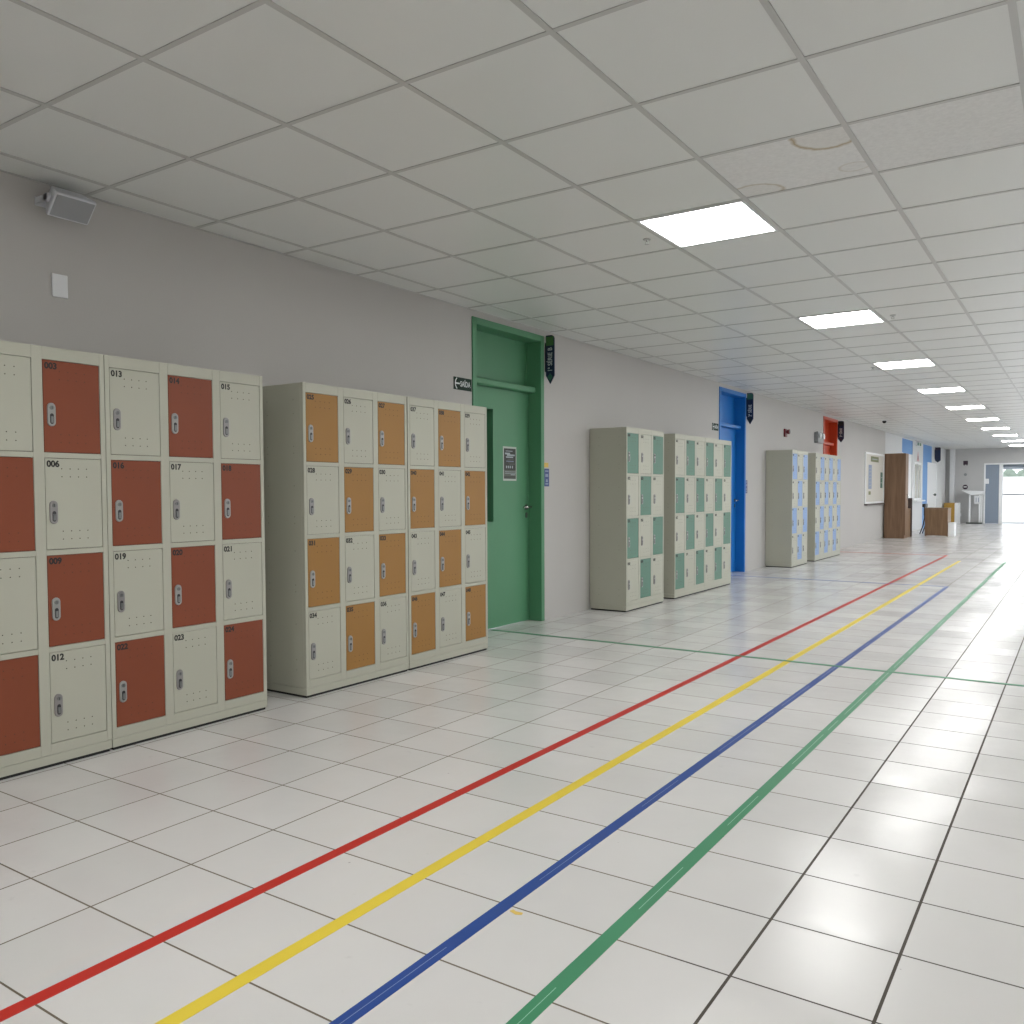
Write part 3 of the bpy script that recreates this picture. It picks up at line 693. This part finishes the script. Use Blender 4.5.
# ------------------------------------------------------------------ furniture at the far end
t = thing('tall_cabinet', (-4.13, 23.06, 0), 'tall dark brown wooden cabinet against the left wall', 'cabinet')
CW, CD, CH = 0.49, 0.40, 2.12
b = MB(); b.box(0, CW-0.02, 0, CD, 0.0, CH, M['wood'], 0.003); b.build('carcass', t)
for k in (0, 1):
    b = MB(); b.box(CW-0.019, CW, 0.004+k*CD/2, CD/2-0.004+k*CD/2, 0.08, CH-0.004, M['wood'], 0.002); dd = b.build('door', t)
    b = MB(); y = CD/2 + (-0.05 if k == 0 else 0.05); b.cyl((CW+0.02, y, 0.95), (CW+0.02, y, 1.10), 0.006, M['steel'], seg=8); b.cyl((CW-0.001, y, 0.96), (CW+0.02, y, 0.96), 0.005, M['steel'], seg=8); b.cyl((CW-0.001, y, 1.09), (CW+0.02, y, 1.09), 0.005, M['steel'], seg=8); b.build('handle', dd)
t = thing('low_counter', (-4.13, 23.50, 0), 'low brown counter with a dark upright end board behind the tall cabinet', 'counter')
b = MB(); b.box(0, 0.455, 0, 0.58, 0, 0.70, M['wood_desk'], 0.003); b.build('carcass', t)
b = MB(); b.box(0, 0.458, 0, 0.58, 0.70, 0.735, M['wood_desk'], 0.003); b.build('top', t)
b = MB(); b.box(0.30, 0.490, 0.582, 0.63, 0, 1.0, M['wood_dark'], 0.004); b.build('end_board', t)['label'] = 'dark upright board'

t = thing('desk', (-3.41, 24.6, 0), 'brown wooden desk with closed front panel standing before the black chair', 'desk')
b = MB(); b.box(0.0, 0.54, 0.0, 0.025, 0.02, 0.71, M['wood_desk'], 0.003); b.build('front_panel', t)
for x in (0.0, 0.515):
    b = MB(); b.box(x, x+0.025, 0.026, 0.66, 0.0, 0.71, M['wood_desk'], 0.002); b.build('side_panel', t)
b = MB(); b.box(-0.005, 0.545, -0.01, 0.69, 0.711, 0.738, M['wood_desk'], 0.004); b.build('top', t)
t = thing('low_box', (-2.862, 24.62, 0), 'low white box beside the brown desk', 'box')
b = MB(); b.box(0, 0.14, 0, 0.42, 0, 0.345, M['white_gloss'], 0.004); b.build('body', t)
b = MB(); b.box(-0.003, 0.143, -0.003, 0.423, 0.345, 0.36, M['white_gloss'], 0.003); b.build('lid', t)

t = thing('chair', (-3.31, 25.62, 0), 'black chair seen side on past the left edge of the brown desk', 'chair')
t.rotation_euler = (0, 0, math.pi/2)
b = MB(); b.box(-0.21, 0.21, -0.20, 0.20, 0.43, 0.47, M['black'], 0.015); b.build('seat', t)
b = MB(); b.box(-0.21, 0.21, 0.20, 0.28, 0.74, 0.83, M['black'], 0.012); b.box(-0.21, 0.21, 0.215, 0.24, 0.52, 0.745, M['black'], 0.008); b.build('backrest', t)
for x in (-0.225, 0.225):
    b = MB(); b.tube([(x, 0.225, 0.80), (x, 0.215, 0.46), (x, 0.25, 0.25), (x, 0.33, 0.012)], 0.014, M['black']); b.build('leg', t)
    b = MB(); b.tube([(x, 0.215, 0.44), (x, -0.19, 0.44), (x, -0.24, 0.012)], 0.014, M['black']); b.build('leg', t)

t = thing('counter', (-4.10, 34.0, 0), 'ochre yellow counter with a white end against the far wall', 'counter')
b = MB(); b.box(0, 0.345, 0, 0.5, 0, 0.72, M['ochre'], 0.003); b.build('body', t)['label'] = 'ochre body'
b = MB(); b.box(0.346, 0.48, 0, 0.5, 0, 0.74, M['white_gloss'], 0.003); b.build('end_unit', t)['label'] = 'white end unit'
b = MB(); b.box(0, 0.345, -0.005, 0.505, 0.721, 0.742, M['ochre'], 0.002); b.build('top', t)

t = thing('standing_desk', (-3.16, 34.3, 0), 'white standing desk with slanted top and hanging sheet near the bright doorway', 'lectern')
b = MB()
for x in (-0.155, 0.155): b.box(x-0.025, x+0.025, 0.05, 0.12, 0.05, 1.02, M['white_gloss'], 0.004); 
b.build('frame', t)
b = MB(); b.prism([(-0.42, 1.19), (0.28, 1.155), (0.28, 1.05), (-0.12, 1.02)], (0, 0.36, 0), (1, 0, 0), (0, 0, 1), 0.36, M['white_gloss']); b.build('top', t)
b = MB(); b.box(-0.26, 0.24, -0.02, 0.30, 0, 0.05, M['dark_steel'], 0.006); b.build('base', t)['label'] = 'dark foot bar'
b = MB(); b.box(0.18, 0.22, 0.30, 0.34, 0.05, 1.03, M['white_gloss']); b.build('rear_post', t)
b = MB(); b.box(-3.165, -2.975, 34.288, 34.292, 0.71, 1.0, M['paper'])
for k in (0.045, 0.12): b.box(-3.165+k, -3.165+k+0.02, 34.286, 34.288, 0.77, 0.93, M['poster_blue'])
tag(b.build('paper_sheet'), 'white printed sheet hanging on the front of the white standing desk', 'sheet')
b = MB(); b.box(-3.70, -3.62, YE-0.008, YE, 0.25, 0.36, M['white'], 0.002)
tag(b.build('wall_socket'), 'white wall socket low on the end wall left of the standing desk', 'socket')

# ------------------------------------------------------------------ outdoors
b = MB(); b.box(-60, 80, YE+0.2, 120, -0.2, -0.03, M['concrete']); b.box(XR+0.3, 80, -40, YE+0.2, -0.2, -0.03, M['concrete'])
structure(b, 'ground', 'pale concrete yard beyond the far doorway', 'ground')
b = MB(); b.box(-8, 4, YE+0.2, YE+3.6, 2.0, 2.30, M['canopy'])
structure(b, 'canopy', 'pale canopy slab outside the far doorway', 'canopy')
b = MB(); b.box(-30, 40, 60, 60.2, -0.1, 1.93, M['white_gloss']); b.box(-30, 40, 59.95, 60.25, 1.93, 2.0, M['concrete'])
structure(b, 'boundary_wall', 'low white boundary wall across the yard outside', 'wall')
def tree(x, y, h, label):
    t = thing('tree', (x, y, -0.03), label, 'tree', 'trees beyond the yard')
    b = MB(); b.cyl((0, 0, 0), (0.1, 0, h*0.5), 0.16, M['bark'], 0.09, seg=10); b.build('trunk', t)
    b = MB(); rnd = random.Random(int(x*10)+5)
    for k in range(9):
        vs = b.sphere((rnd.uniform(-1, 1)*h*.22, rnd.uniform(-1, 1)*h*.2, h*(.55+.35*rnd.random())), h*rnd.uniform(.12, .2), M['leaves'], sub=2)
        for v in vs: v.co += Vector((rnd.uniform(-1, 1), rnd.uniform(-1, 1), rnd.uniform(-1, 1)))*h*.02
    b.build('crown', t)
tree(-3.2, 75, 3.0, 'small hazy tree seen through the doorway, right of the middle')
tree(-5.2, 88, 2.9, 'small hazy tree farthest back, seen through the doorway')
tree(-1.6, 82, 3.2, 'small hazy tree at the right picture edge through the doorway')

# ------------------------------------------------------------------ world, camera
wd = bpy.data.worlds.new('World'); sc.world = wd; wd.use_nodes = True
bg = wd.node_tree.nodes['Background']; bg.inputs['Color'].default_value = (0.90, 0.95, 1.0, 1); bg.inputs['Strength'].default_value = 2.1

f, yaw, pt, ro = 853.8188, 0.5882844, 0.0391474, -0.0039889
cy, sy = math.cos(yaw), math.sin(yaw)
fw = Vector((-sy*math.cos(pt), cy*math.cos(pt), -math.sin(pt))); r0 = Vector((cy, sy, 0)); u0 = r0.cross(fw)
r = r0*math.cos(ro)+u0*math.sin(ro); u = -r0*math.sin(ro)+u0*math.cos(ro)
cam = bpy.data.cameras.new('camera'); co = bpy.data.objects.new('camera', cam); C.objects.link(co)
mw = Matrix((r, u, -fw)).transposed().to_4x4(); mw.translation = (0, 0, 1.2); co.matrix_world = mw
cam.sensor_width = 36; cam.lens = 36*f/1024; cam.shift_y = 13.3197/1024; cam.clip_start = 0.05; cam.clip_end = 500
sc.camera = co
sc.view_settings.view_transform = 'Standard'; sc.view_settings.look = 'None'; sc.view_settings.gamma = 1.0
sc.view_settings.exposure = 0.45; sc.view_settings.use_curve_mapping = False
sc.cycles.max_bounces = 12; sc.cycles.diffuse_bounces = 6
